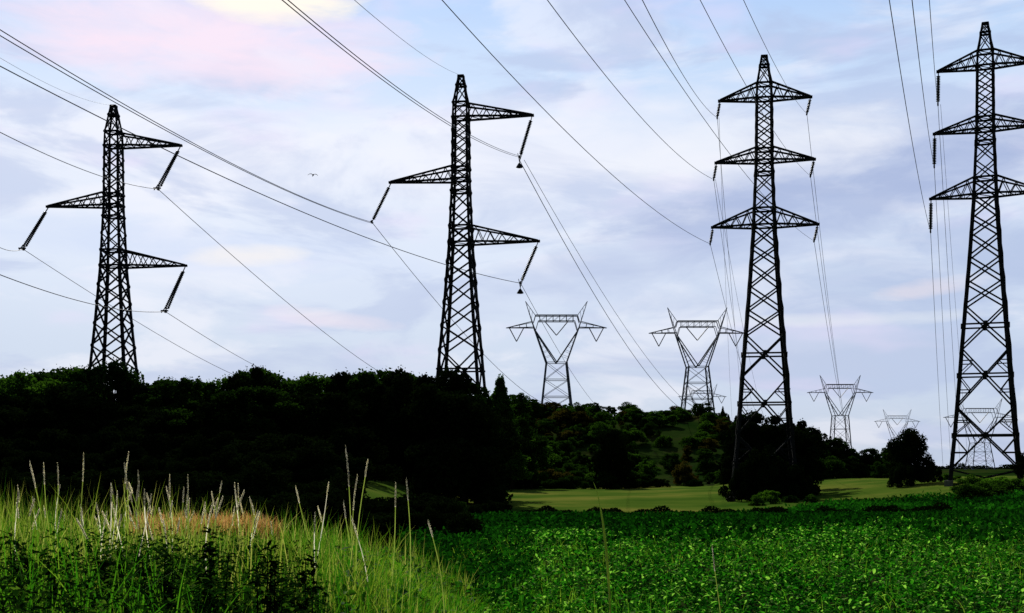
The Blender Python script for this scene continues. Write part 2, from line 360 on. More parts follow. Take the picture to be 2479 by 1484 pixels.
# ------------------------------------------------------------------ distant portal pylons
def portal_pylon(px, py_arm, Y, k, label, rz=0.0, wd=.2):
    """k scales the design: arm span 26 m, arms 36 m over the ground"""
    c = at(px, py_arm, Y); zg = gz(c.x, Y); root = link('portal_pylon', None); root.location = (c.x, Y, zg); root.rotation_euler = (0, 0, rz)
    tag(root, label, 'electricity pylon', 'distant portal pylons')
    za = c.z-zg; zw = za-9.1*k; W = 2.6*k; A = 5.8*k
    def fr(name, segs, w_=wd):
        mb = MB()
        for a, b in segs: mb.bar(a, b, w_)
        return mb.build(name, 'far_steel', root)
    hd = 1.3*k; B = W*1.35
    for sx in (-1, 1):
        for sy in (-1, 1):
            fr('leg', [((sx*B*1.15, sy*B*1.15, -.3), (sx*W, sy*W, zw))], wd*1.5)
    mb = MB(); nlev = max(3, int(zw/(5*k)))
    for i in range(nlev):
        a = zw*i/nlev; b = zw*(i+1)/nlev
        wa = B*1.15+(W-B*1.15)*a/zw; wb = B*1.15+(W-B*1.15)*b/zw
        for (x0, y0), (x1, y1) in zip(CORN, CORN[1:]+CORN[:1]):
            mb.bar((x0*wa, y0*wa, a), (x1*wb, y1*wb, b), wd*.5); mb.bar((x1*wa, y1*wa, a), (x0*wb, y0*wb, b), wd*.5)
            mb.bar((x0*wb, y0*wb, b), (x1*wb, y1*wb, b), wd*.8)
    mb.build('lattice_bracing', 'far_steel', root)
    segs = []
    for sx in (-1, 1):
        for sy in (-1, 1):
            o = Vector((sx*W, sy*W, zw)); top = Vector((sx*A, sy*hd, za)); inn = Vector((0, sy*W, zw))
            segs += [(o, top), (inn, top+Vector((-sx*.3*k, 0, -.8*k)))]
            for j in range(1, 7):
                t = j/7; segs_ = (o.lerp(top, t), inn.lerp(top, t+.07 if t < .9 else t)); mb2 = segs_
                segs.append(segs_)
    f1 = MB()
    for i, (a, b) in enumerate(segs): f1.bar(a, b, wd*1.3 if (a-b).length > 7*k else wd*.35)
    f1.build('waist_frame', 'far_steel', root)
    bt = MB(); zb0, zb1 = za+1.6*k, za+3.1*k
    for sy in (-1, 1):
        bt.bar((-5.4*k, sy*hd, zb1), (5.4*k, sy*hd, zb1), wd*1.2); bt.bar((-4.7*k, sy*hd, zb0), (4.7*k, sy*hd, zb0), wd)
        for sx in (-1, 1):
            bt.bar((sx*4.7*k, sy*hd, zb0), (sx*A*.93, sy*hd, za-.8*k), wd*.8); bt.bar((sx*5.4*k, sy*hd, zb1), (sx*A*1.02, sy*hd, za+1.3*k), wd)
        for j in range(6):
            x = -4.3*k+j*1.72*k; bt.bar((x, sy*hd, zb0), (x, sy*hd, zb1), wd*.6)
            if j < 5: bt.bar((x, sy*hd, zb0), (x+1.72*k, sy*hd, zb1), wd*.35)
    bt.build('bridge_truss', 'far_steel', root)
    for sx in (-1, 1):
        am = MB(); tip = Vector((sx*13*k, 0, za-.1*k))
        for sy in (-1, 1):
            am.bar((sx*A, sy*hd, za), tip, wd); am.bar((sx*A*1.06, sy*hd, za+1.5*k), tip, wd*.8)
            for t in (.25, .5, .75): am.bar(Vector((sx*A, sy*hd, za)).lerp(tip, t), Vector((sx*A*1.06, sy*hd, za+1.5*k)).lerp(tip, t), wd*.6)
        am.build('cross_arm', 'far_steel', root)
        hn = MB(); ht = Vector((sx*8.0*k, 0, za+6.8*k))
        for sy in (-1, 1): hn.bar((sx*A, sy*hd, za), ht, wd*.9, wd*.5)
        hn.bar((sx*5.4*k, 0, zb1), ht, wd*.7)
        for t in (.3, .55, .8): hn.bar(Vector((sx*A, 0, za)).lerp(ht, t), Vector((sx*5.4*k, 0, zb1)).lerp(ht, t), wd*.4)
        hn.build('earth_wire_horn', 'far_steel', root)
    for xc, zt, sp in ((0, zb0, 3.0*k), (-10.3*k, za, 1.9*k), (10.3*k, za, 1.9*k)):
        vs = MB(); q = Vector((xc, 0, zt-3.6*k))
        for sx in (-1, 1): vs.tube([Vector((xc+sx*sp, 0, zt)), q], .13, 5)
        vs.build('insulator_string', 'insulator', root)
portal_pylon(1347, 793, 320, 1.0, 'distant portal pylon with Y-shaped frame between the second pylon and its twin')
portal_pylon(1688, 806, 332, 1.0, 'distant portal pylon with Y-shaped frame close left of the six-armed pylon')
portal_pylon(2034, 950, 510, 1.05, 'small far portal pylon just right of the six-armed pylon', wd=.2)
portal_pylon(1700, 960, 560, .85, 'faint far portal pylon seen through the legs of a nearer portal pylon', wd=.14)
portal_pylon(2172, 1020, 660, .95, 'faint portal pylon whose top shows behind the single big round tree', wd=.13)
portal_pylon(2372, 1010, 440, 1.0, 'faint far portal pylon seen between the legs of the rightmost pylon', wd=.15)

# ------------------------------------------------------------------ cables
def cable(A, B, sag, r0, label, r1=None, ext=0.0, grp='overhead power cables'):
    if grp != 'overhead power cables': ext = 2.5
    A = Vector(A); B = Vector(B); n = 80 if ext > 1 else 40; pts = []; rr = []
    for i in range(n+1):
        t = i/n*(1+ext); p = A.lerp(B, t) if t <= 1 else B+(B-A)*(t-1)
        p = p-Vector((0, 0, 4*sag*t*(1-t) if t <= 1 or grp == 'overhead power cables' else 0)); pts.append(p); rr.append(r0+((r1 if r1 is not None else r0)-r0)*min(t, 1))
    mb = MB(); mb.tube(pts, rr, 5)
    o = mb.build('power_cable', 'cable', None, smooth=True); tag(o, label, 'cable', grp); return o
D = 62; a = at
cable(C2[1], a(0, 72, D), 1.1, .030, 'upper of the twin thick cables passing just above the leftmost pylon\'s peak', .028, .4)
cable(C2[1]+Vector((.1, .3, -.1)), a(0, 86, D), 1.0, .030, 'lower of the twin thick cables passing just above the leftmost pylon\'s peak', .028, .4)
cable(C2[2], a(0, 160, D+4), 1.6, .036, 'single cable passing behind the leftmost pylon\'s peak, below the twin cables', .032, .4)
cable(C1[0], a(0, 320, 80), .7, .034, 'incoming cable from the left edge to the leftmost pylon\'s top insulator', .030, .3)
cable(C1[1], a(-5, 597, 110), .3, .032, 'short piece of cable from the left edge to the leftmost pylon\'s left insulator', .03, .3)
cable(C1[2], a(0, 665, 80), .8, .034, 'lowest incoming cable, from the left edge to the leftmost pylon\'s bottom insulator', .032, .3)
cable(T1, a(0, 140, 75), .6, .012, 'faint thin earth wire running from the left edge to the leftmost pylon\'s peak', .012, .3)
cable(C2[0], a(683, 0, D), 1.2, .024, 'left cable of the thick pair from the top edge to the second pylon\'s top insulator', .030, .4)
cable(C2[0]+Vector((.2, 0, .1)), a(697, 0, D), 1.2, .024, 'right cable of the thick pair from the top edge to the second pylon\'s top insulator', .030, .4)
cable(T2, a(858, 0, D), .5, .012, 'thin earth wire from the top edge to the second pylon\'s peak', .016, .4)
cable(C3[4], a(1070, 0, D), 1.6, .024, 'cable from the top edge just left of centre to the six-armed pylon\'s lowest left arm', .026, .4)
cable(C3[2], a(1325, 0, D), 1.3, .024, 'cable from the top edge to the six-armed pylon\'s middle left arm', .024, .4)
cable(C3[0], a(1555, 0, D), .9, .022, 'cable from the top edge to the six-armed pylon\'s top left arm', .024, .4)
cable(C3[5], a(1512, 0, D), 1.6, .016, 'cable crossing behind the six-armed pylon to its lowest right arm', .022, .4)
cable(C3[3], a(1695, 0, D), 1.1, .016, 'cable crossing behind the six-armed pylon\'s top arms to its middle right arm', .020, .4)
cable(C3[1], a(1800, 0, D), .7, .016, 'cable from the top edge to the six-armed pylon\'s top right arm', .018, .4)
cable(C4[4], a(2153, 0, D), 1.1, .024, 'leftmost of the three steep cables beside the rightmost pylon, to its lowest arm', .026, .4)
cable(C4[2], a(2208, 0, D), .8, .024, 'middle of the three steep cables beside the rightmost pylon, to its middle arm', .026, .4)
cable(C4[0], a(2250, 0, D), .5, .024, 'rightmost of the three steep cables beside the rightmost pylon, to its top arm', .022, .4)
G2 = 'cables running away beyond the pylons'
cable(C1[0], a(990, 940, 430), 2.5, .040, 'cable sloping down from the leftmost pylon\'s top insulator to the wood', .075, grp=G2)
cable(C1[1], a(610, 925, 430), 1.5, .036, 'cable sloping from the leftmost pylon\'s left insulator, passing behind its legs', .08, grp=G2)
cable(C1[2], a(700, 920, 430), 1.0, .036, 'cable sloping from the leftmost pylon\'s bottom insulator to the wood', .07, grp=G2)
cable(C2[1], a(1340, 985, 430), 4, .036, 'cable sloping from the second pylon\'s left insulator, passing behind its legs', .07, grp=G2)
cable(C2[0]-Vector((0, 0, .4)), a(1720, 1010, 430), 9, .045, 'long curved cable from the second pylon\'s top insulator past the portal pylon', .06, grp=G2)
cable(C2[2], a(1480, 1010, 430), 3, .03, 'cable dropping from the second pylon\'s bottom insulator to the portal pylon', .04, grp=G2)
for i, (x, y, s_, lab) in enumerate([(1800, 1010, 2, 'top left'), (2058, 1085, 5, 'top right'), (1815, 1010, 2, 'middle left'), (2062, 1085, 5, 'middle right'), (1835, 1010, 2, 'lowest left'), (2066, 1085, 5, 'lowest right')]):
    cable(C3[i], a(x, y, 430), s_, .026, 'cable dropping away from the six-armed pylon\'s %s arm' % lab, .035, grp=G2)
for i, (x, lab) in enumerate([(2325, 'top left'), (2303, 'middle left'), (2283, 'lowest left')]):
    cable(C4[i*2], a(x, 1130, 430), 1.5, .03, 'nearly vertical cable dropping away from the rightmost pylon\'s %s arm' % lab, .045, grp=G2)

cable(C2[0]+Vector((.5, 0, -.3)), a(1745, 1010, 430), 8, .03, 'right-hand twin of the long curved cable dropping from the second pylon\'s top insulator', .05, grp=G2)
cable(C3[0]+Vector((.2, 0, 0)), a(1772, 1010, 430), 3, .02, 'thin twin cable dropping from the six-armed pylon\'s top left arm', .03, grp=G2)
cable(C3[2]+Vector((.2, 0, 0)), a(1850, 1010, 430), 3, .02, 'thin twin cable dropping from the six-armed pylon\'s middle left arm', .03, grp=G2)
cable(C4[0]+Vector((.3, 0, 0)), a(2345, 1130, 430), 2, .02, 'thin twin cable dropping from the rightmost pylon\'s top left arm', .035, grp=G2)
# ------------------------------------------------------------------ trees
def cards(cen, size, rng, up=0.0, asp=.7):
    n = len(cen); d = rng.normal(size=(n, 3)); d[:, 2] += up; d /= np.linalg.norm(d, axis=1)[:, None]
    r = rng.normal(size=(n, 3)); u = np.cross(d, r); u /= np.linalg.norm(u, axis=1)[:, None]; v = np.cross(d, u)
    s = (size*rng.uniform(.6, 1.3, n))[:, None]
    V = np.stack([cen-u*s*.5, cen-v*s*asp*.5+u*s*.05, cen+u*s*.5, cen+v*s*asp*.5], 1).reshape(-1, 3)
    return V, np.arange(4*n).reshape(n, 4)
def crown_mesh(kind, seed, H=10.0):
    rng = np.random.default_rng(seed); cl = []
    def add(c, r, sq=.8): cl.append((np.array(c, float), r, sq))
    if kind == 'round':
        for i in range(40):
            t = rng.uniform(.22, .98); ww = math.sin(PI*min(1, (t-.10)/.94))**.6*.37*H*rng.uniform(.8, 1.15); an = rng.uniform(0, 2*PI); q = rng.uniform(.3, .95)
            add((math.cos(an)*ww*q, math.sin(an)*ww*q, t*H*.93), rng.uniform(.05, .13)*H)
    elif kind == 'tall':
        for i in range(26):
            t = rng.uniform(.18, .97); ww = math.sin(PI*min(1, (t-.05)/.98))**.8*.24*H; an = rng.uniform(0, 2*PI); q = rng.uniform(.2, .85)
            add((math.cos(an)*ww*q, math.sin(an)*ww*q, t*H*.94), rng.uniform(.07, .12)*H)
    elif kind == 'point':
        for i in range(60):
            t = .07+.91*(i/59)**.9; ww = (1-t)*.27*H*rng.uniform(.7, 1.15)+.004*H; an = i*2.4+rng.uniform(-.4, .4)
            add((math.cos(an)*ww*.75, math.sin(an)*ww*.75, t*H*.97), (.022+.075*(1-t))*H)
    elif kind == 'broad':                       # hedgerow oak: two uneven domes
        for i in range(70):
            an = rng.uniform(0, 2*PI); q = math.sqrt(rng.uniform(0, 1)); x = math.cos(an)*q*.33*H; y = math.sin(an)*q*.30*H
            top = .86-.9*max(0, x/H)**1.0*1.05-.25*max(0, -x/H-.08)*4; z = rng.uniform(.10, max(.2, top))*H
            add((x, y, z), rng.uniform(.08, .13)*H)
    else:                                       # shrub, foliage to the ground
        for i in range(24):
            an = rng.uniform(0, 2*PI); q = math.sqrt(rng.uniform(0, 1)); x = math.cos(an)*q*.55*H; y = math.sin(an)*q*.45*H
            add((x, y, rng.uniform(.12, .82)*H*(1-.45*q*q)), rng.uniform(.13, .2)*H)
    P = []; per = {'point': 180, 'broad': 260, 'round': 300, 'tall': 400}.get(kind, 300)
    for c, r, sq in cl:
        p = rng.normal(size=(per, 3)); p /= np.linalg.norm(p, axis=1)[:, None]
        p *= (r*rng.uniform(.25, 1.05, per)**.6)[:, None]; p[:, 2] *= sq; P.append(c+p)
    P = np.concatenate(P); P = P[P[:, 2] > (.02 if kind in ('shrub', 'broad') else .1)*H]
    # twiggy outliers break the outline
    ex = P[rng.integers(0, len(P), len(P)//7)]; ctr = np.array([0, 0, H*.5]); ex = ex+(ex-ctr)/np.linalg.norm(ex-ctr, axis=1)[:, None]*(rng.uniform(.05, .6, len(ex))**1.4)[:, None]*H/10
    P = np.concatenate([P, ex])
    sz = np.full(len(P), {'shrub': .055, 'round': .033, 'point': .03}.get(kind, .036)*H); sz[-len(ex):] *= .6
    V, Fc = cards(P, sz, rng)
    return npmesh('crown_'+kind, V, Fc), cl
def trunk_mesh(kind, cl, H=10.0):
    mb = MB(); th = {'shrub': .25, 'broad': .6, 'point': .95}.get(kind, .75)*H
    mb.tube([(0, 0, -.3), (0, 0, .05*H), (.01*H, 0, .3*H), (0, .01*H, th)], [.032*H, .024*H, .018*H, .005*H], 8)
    for c, r, q in cl[::2]:
        z = min(th*.9, max(.08*H, c[2]*.6)); mb.tube([(0, 0, z), (c[0]*.5, c[1]*.5, z+(c[2]-z)*.4), tuple(c)], [.011*H, .008*H, .003*H], 5)
    me = bpy.data.meshes.new('trunk'); me.from_pydata(mb.v, [], mb.f); me.materials.append(MATS['bark']); return me
VAR = {}
for kind, n in (('round', 5), ('tall', 3), ('point', 2), ('broad', 1), ('shrub', 4)):
    VAR[kind] = []
    for i in range(n):
        me, cl = crown_mesh(kind, 100+i*7+len(kind)); VAR[kind].append((me, trunk_mesh(kind, cl), {}))
def tree(px, py_top, Y, kind, m, label, group=None, wk=1.0, name=None, vi=None, rz=None, top_of=.97):
    x = (px-CX)/F*Y; zg = gz(x, Y); zt = CH+(HOR-py_top)/F*Y; H = max(.4, zt-zg); s = H/(10*top_of)
    me, tm, cache = VAR[kind][random.randrange(len(VAR[kind])) if vi is None else vi]
    if m not in cache: c = me.copy(); c.materials.append(MATS[m]); cache[m] = c
    shrub = kind == 'shrub'
    root = link(name or ('shrub' if shrub else 'broadleaf_tree' if kind != 'point' else 'conifer_tree'), None)
    root.location = (x, Y, zg); root.scale = (s*wk, s*wk, s); root.rotation_euler = (0, 0, random.uniform(0, 6.28) if rz is None else rz)
    tag(root, label, 'shrub' if shrub else 'tree', group)
    link('foliage' if shrub else 'crown', cache[m], None, root); link('stem' if shrub else 'trunk', tm, None, root); return root
SKY_ = [(-60, 905), (0, 903), (60, 922), (110, 905), (160, 892), (200, 885), (235, 915), (270, 876), (300, 890), (345, 928), (400, 915), (450, 920), (520, 928), (560, 912), (600, 888), (660, 898),
        (710, 915), (760, 905), (830, 897), (880, 897), (930, 886), (1000, 902), (1050, 908), (1090, 905), (1150, 930), (1185, 955)]
def sky_at(T, x): return float(np.interp(x, [p[0] for p in T], [p[1] for p in T]))
def row(x0, x1, step, Yf, dpy, kinds, m, label, group, wk=(.9, 1.3), T=SKY_, jit=6):
    x = x0
    while x <= x1:
        Y = Yf(x)+random.uniform(-4, 4)
        tree(x, sky_at(T, x)+dpy+random.uniform(-jit*.4, jit*1.6), Y, random.choice(kinds), random.choice(m), label, group, wk=random.uniform(*wk))
        x += step*random.uniform(.7, 1.3)
K = ['round', 'round', 'tall']
def wood(x0, x1, where):
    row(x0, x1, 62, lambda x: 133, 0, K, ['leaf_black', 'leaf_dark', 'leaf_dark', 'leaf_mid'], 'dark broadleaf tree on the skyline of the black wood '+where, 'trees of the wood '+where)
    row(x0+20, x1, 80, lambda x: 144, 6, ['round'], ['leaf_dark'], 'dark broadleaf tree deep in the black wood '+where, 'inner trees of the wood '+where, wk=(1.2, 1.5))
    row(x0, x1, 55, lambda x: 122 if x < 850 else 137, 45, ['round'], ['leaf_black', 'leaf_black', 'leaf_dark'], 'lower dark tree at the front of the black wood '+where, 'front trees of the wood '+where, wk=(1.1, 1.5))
wood(-60, 200, 'left of the leftmost pylon')
wood(345, 560, 'right of the leftmost pylon')
wood(620, 1040, 'before the second pylon')
row(-40, 860, 60, lambda x: 100, 165, ['shrub'], ['leaf_black'], 'black shrub added as wood shadow behind the tall grass', 'shrubs added as shadow at the foot of the wood', wk=(1.0, 1.4), jit=10)  # shrub row added to blacken ground where the wood casts its shadow
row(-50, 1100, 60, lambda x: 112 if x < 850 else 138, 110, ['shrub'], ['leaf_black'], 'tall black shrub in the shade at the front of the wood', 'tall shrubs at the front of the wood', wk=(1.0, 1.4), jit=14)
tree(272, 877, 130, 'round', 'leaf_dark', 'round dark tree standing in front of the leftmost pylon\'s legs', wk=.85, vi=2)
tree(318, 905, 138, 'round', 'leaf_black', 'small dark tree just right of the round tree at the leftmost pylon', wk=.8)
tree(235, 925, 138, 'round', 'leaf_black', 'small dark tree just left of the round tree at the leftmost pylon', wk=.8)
tree(150, 892, 128, 'round', 'leaf_mid', 'green tree left of the leftmost pylon, sunlight put into its lighter leaves', wk=1.2, vi=1)  # lighter leaf colour stands for a sunlit patch of the wood
tree(15, 903, 128, 'round', 'leaf_mid', 'green tree at the left edge of the wood, sunlight put into its lighter leaves', wk=1.2, vi=0)
tree(420, 918, 128, 'round', 'leaf_dark', 'low dark green tree just right of the leftmost pylon', wk=1.4, vi=3)
tree(600, 884, 128, 'round', 'leaf_black', 'knobbly dark tree standing above the wood midway between the left pylons', wk=.8, vi=1)
tree(1085, 900, 132, 'round', 'leaf_black', 'dark tree in front of the second pylon\'s left legs', wk=1.0)
tree(1128, 915, 132, 'round', 'leaf_dark', 'dark tree in front of the middle of the second pylon', wk=.8)
tree(1050, 935, 126, 'round', 'leaf_black', 'lower black tree left of the second pylon\'s foot', wk=1.1)
tree(1120, 960, 126, 'round', 'leaf_black', 'lower black tree below the middle of the second pylon', wk=1.1)
tree(1165, 985, 150, 'round', 'leaf_black', 'black tree behind the right leg of the second pylon', wk=1.1)
tree(1080, 1030, 118, 'shrub', 'leaf_black', 'black shrub below the second pylon\'s left leg', wk=1.1)
tree(1150, 1070, 135, 'shrub', 'leaf_black', 'black shrub between the legs of the second pylon', wk=1.0)
SKN = [(-60, 1118), (100, 1128), (250, 1112), (420, 1125), (600, 1118), (760, 1126), (850, 1140), (880, 1176), (1020, 1180), (1150, 1196)]  # tops of black bushes added in place of shadowed ground behind the grass
row(-60, 850, 46, lambda x: 44, 0, ['shrub'], ['leaf_black'], 'black bush added as wood shadow just beyond the tall grass on the left', 'bushes added as wood shadow beyond the grass', T=SKN, wk=(1.1, 1.5), jit=12)
row(-60, 700, 52, lambda x: 30, 62, ['shrub'], ['leaf_black'], 'low black bush added as wood shadow, half hidden by the tall grass', 'low bushes added as wood shadow behind the grass', T=SKN, wk=(1.2, 1.6), jit=8)
row(885, 1110, 34, lambda x: 46, 0, ['shrub'], ['leaf_black'], 'low black bush added as shade before the small pale field strip', 'bushes added as shade before the pale strip', T=SKN, wk=(1.2, 1.6), jit=6)
row(720, 1130, 40, lambda x: 30, 45, ['shrub'], ['leaf_black'], 'low dark bush added as shade behind the right end of the grass', 'low bushes added as shade at the right end', T=SKN, wk=(1.2, 1.6), jit=6)
# the right-hand wood on its slope
SK2 = [(1180, 960), (1210, 948), (1250, 952), (1290, 965), (1330, 978), (1390, 985), (1440, 972), (1480, 985), (1515, 970), (1560, 990), (1640, 996), (1700, 998), (1750, 990), (1800, 1000), (1850, 1003), (1905, 1012), (1945, 1028), (1965, 1045), (2000, 1053), (2050, 1064), (2085, 1080), (2115, 1088), (2150, 1082)]
g2 = 'trees of the slope'
row(1190, 1810, 17, lambda x: 338, 3, ['round', 'round', 'tall', 'shrub', 'point'], ['leaf_dark', 'leaf_black', 'leaf_dark'], 'small dark tree on the skyline of the scrubby slope between the middle pylons', 'skyline trees of the scrubby slope', T=SK2, wk=(.9, 1.5), jit=8)
row(1195, 1800, 24, lambda x: 330, 18, ['shrub'], ['leaf_black', 'leaf_dark'], 'dark shrub just under the skyline of the scrubby slope', 'upper shrubs of the scrubby slope', T=SK2, wk=(1.0, 1.5), jit=6)
for i in range(200):
    px = random.uniform(1185, 1800) if i % 4 else random.uniform(1280, 1420); Y = 234+90*random.random()**1.2; x_ = (px-CX)/F*Y; hgt = random.choice([1.6, 2.2, 2.8, 3.6, 4.6]); 
    py = HOR-(gz(x_, Y)+hgt-CH)/Y*F
    tree(px, py, Y, random.choice(['shrub', 'shrub', 'round']), random.choice(['leaf_dark', 'leaf_mid', 'leaf_olive', 'leaf_dark', 'leaf_mid']), 'shrub scattered over the dark green slope between the middle pylons', 'shrubs of the scrubby slope', wk=random.uniform(1.0, 1.6))
row(1180, 1800, 42, lambda x: 230, 155, ['shrub'], ['leaf_black', 'leaf_dark'], 'dark shrub along the foot of the slope beyond the pale field', 'shrubs along the foot of the slope', T=SK2, wk=(1.0, 1.5), jit=14)
for x_, y_ in ((1478, 1040), (1500, 1070), (1460, 1075), (1790, 1030), (1230, 1040)):
    tree(x_, y_, 229, 'round', 'leaf_black', 'tall black tree at the foot of the scrubby slope', 'black trees at the foot of the slope', wk=.8)
tree(1211, 915, 215, 'point', 'leaf_mid', 'pointed bright green tree just right of the second pylon', wk=1.1, vi=0)
tree(1258, 952, 300, 'round', 'leaf_mid', 'green tree beside the pointed one right of the second pylon', wk=.9)
tree(1296, 966, 310, 'round', 'leaf_dark', 'dark tree on the slope left of the nearest portal pylon', wk=.9)
for x_, y_, k_ in ((1330, 974, 1.3), (1362, 982, 1.2), (1395, 984, 1.3), (1428, 976, 1.2)):
    tree(x_, y_, 328, 'shrub', 'leaf_dark', 'dark shrub on the skyline at the feet of the nearest portal pylon', 'skyline shrubs below the nearest portal pylon', wk=k_)
tree(1240, 1010, 225, 'round', 'leaf_dark', 'round dark tree below the pointed green one', wk=1.2)
tree(1285, 1060, 226, 'round', 'leaf_mid', 'green tree at the left foot of the scrubby slope', wk=1.2)
tree(1750, 984, 332, 'point', 'leaf_dark', 'small dark conifer on the skyline left of the six-armed pylon', wk=1.0)
# clump behind the six-armed pylon
for x, y, Y, k_, lab in ((1812, 1005, 152, 1.0, 'left end'), (1850, 998, 156, 1.1, 'middle left'), (1888, 1004, 153, 1.1, 'middle right'), (1925, 1016, 157, 1.0, 'right end'),
                    (1955, 1036, 166, .9, 'tail')):
    tree(x, y, Y, 'round', 'leaf_black', 'black tree at the %s of the clump behind the six-armed pylon' % lab, 'trees of the black clump', wk=k_)
for x, y, lab in ((1800, 1085, 'left leg'), (1850, 1075, 'middle'), (1900, 1080, 'right leg'), (1945, 1100, 'right side')):
    tree(x, y, 149, 'shrub', 'leaf_black', 'black shrub at the %s of the six-armed pylon\'s foot' % lab, 'shrubs under the six-armed pylon', wk=.75)
row(1945, 2175, 17, lambda x: 216, 0, ['round', 'shrub', 'shrub', 'round'], ['leaf_black', 'leaf_dark'], 'small dark tree on the falling skyline right of the six-armed pylon', 'trees right of the six-armed pylon', T=SK2, wk=(.9, 1.2), jit=5)
row(1945, 2165, 24, lambda x: 207, 30, ['shrub'], ['leaf_black', 'leaf_dark', 'leaf_dark'], 'low dark tree below the falling skyline right of the six-armed pylon', 'low trees right of the six-armed pylon', T=SK2, wk=(1.0, 1.3), jit=8)
tree(2205, 1030, 150, 'broad', 'leaf_black', 'single big round black tree at the edge of the field, left of the rightmost pylon', wk=1.02, vi=0, rz=0, name='hedgerow_tree')
tree(2180, 1100, 146, 'shrub', 'leaf_black', 'black shrub at the foot of the single big round tree', wk=.6)
tree(2262, 1118, 152, 'shrub', 'leaf_black', 'black shrub on the right flank of the single big round tree', wk=.6)
tree(2483, 1092, 132, 'round', 'leaf_black', 'black bush cut off by the right edge', wk=1.1)
tree(2352, 1148, 118, 'shrub', 'leaf_mid', 'green bush at the left foot of the rightmost pylon', wk=1.6)
tree(2420, 1138, 112, 'shrub', 'leaf_green', 'large pale green bush before the rightmost pylon', wk=1.7)
tree(2466, 1144, 110, 'shrub', 'leaf_mid', 'green bush at the right edge before the rightmost pylon', wk=1.5)
tree(2385, 1150, 108, 'shrub', 'leaf_mid', 'low green bush in front of the rightmost pylon\'s left leg', wk=1.9)
tree(2300, 1143, 170, 'shrub', 'leaf_green', 'low green bush between the big round tree and the rightmost pylon', wk=2.0)
tree(1865, 1180, 126, 'shrub', 'leaf_green', 'pale green bush between the feet of the six-armed pylon', wk=1.2)
tree(1830, 1198, 124, 'shrub', 'leaf_mid', 'low green bush at the left foot of the six-armed pylon', wk=1.4)
tree(1965, 1196, 126, 'shrub', 'leaf_mid', 'low green bush just right of the six-armed pylon', wk=1.6)
tree(1915, 1192, 128, 'shrub', 'leaf_dark', 'low green bush at the right foot of the six-armed pylon', wk=1.3)
for x_, y_, k_ in ((1795, 1120, .6), (1825, 1085, .55), (1862, 1075, .6), (1900, 1085, .6), (1932, 1110, .6), (1950, 1150, .7)):
    tree(x_, y_, 137, 'shrub', 'leaf_black', 'black bush hiding a foot of the six-armed pylon', 'bushes before the six-armed pylon', wk=k_)
# hedge and bushes in front of the pale field
tree(1190, 1195, 82, 'shrub', 'leaf_black', 'black bush left of the pale field, below the second pylon', wk=.75)
tree(1150, 1212, 78, 'shrub', 'leaf_black', 'lower black bush at the grass edge below the second pylon', wk=.9)
tree(1225, 1212, 84, 'shrub', 'leaf_black', 'low black bush at the near corner of the pale field', wk=.9)
tree(1100, 1195, 92, 'shrub', 'leaf_dark', 'dark green bush beyond the tall grass, left of the black bush', wk=.9)
hd = link('hedge', None); hd.location = (5, 82, gz(5, 82)); tag(hd, 'low black clipped hedge along the near side of the pale field', 'hedge')
rng = np.random.default_rng(5); n = 16000
hx = rng.uniform(-6, 24, n); hy = rng.normal(0, .5, n); hz = rng.uniform(0, .62, n)**.8*(1+.25*np.sin(hx*1.7)+.15*np.sin(hx*4.1))
P = np.stack([hx, hy, hz], 1); P[:, 2] += ground(P[:, 0]+5, P[:, 1]+82)-gz(5, 82)
V, Fc = cards(P, np.full(n, .16), rng); link('foliage', npmesh('hedge_foliage', V, Fc), 'leaf_black', hd)
st = MB()
for i in range(40):
    x = -6+i*.76; z0 = gz(x+5, 82)-gz(5, 82); st.tube([(x, 0, z0-.1), (x+.05, .05, z0+.45)], [.03, .015], 5)
st.build('stem', 'bark', hd)
# far hedge line on the horizon
n = 9000; P = np.stack([rng.uniform(140, 330, n), rng.normal(600, 3, n), rng.uniform(0, 1, n)], 1)
P[:, 2] = ground(P[:, 0], P[:, 1])+P[:, 2]*(1.7+.8*np.sin(P[:, 0]*.21)+.6*np.sin(P[:, 0]*.53))
V, Fc = cards(P, np.full(n, .9), rng); o = link('far_hedgerow', npmesh('far_hedgerow', V, Fc), 'leaf_black'); tag(o, 'thin dark hedgerow on the horizon behind the rightmost pylon', 'hedgerow', kind='stuff')

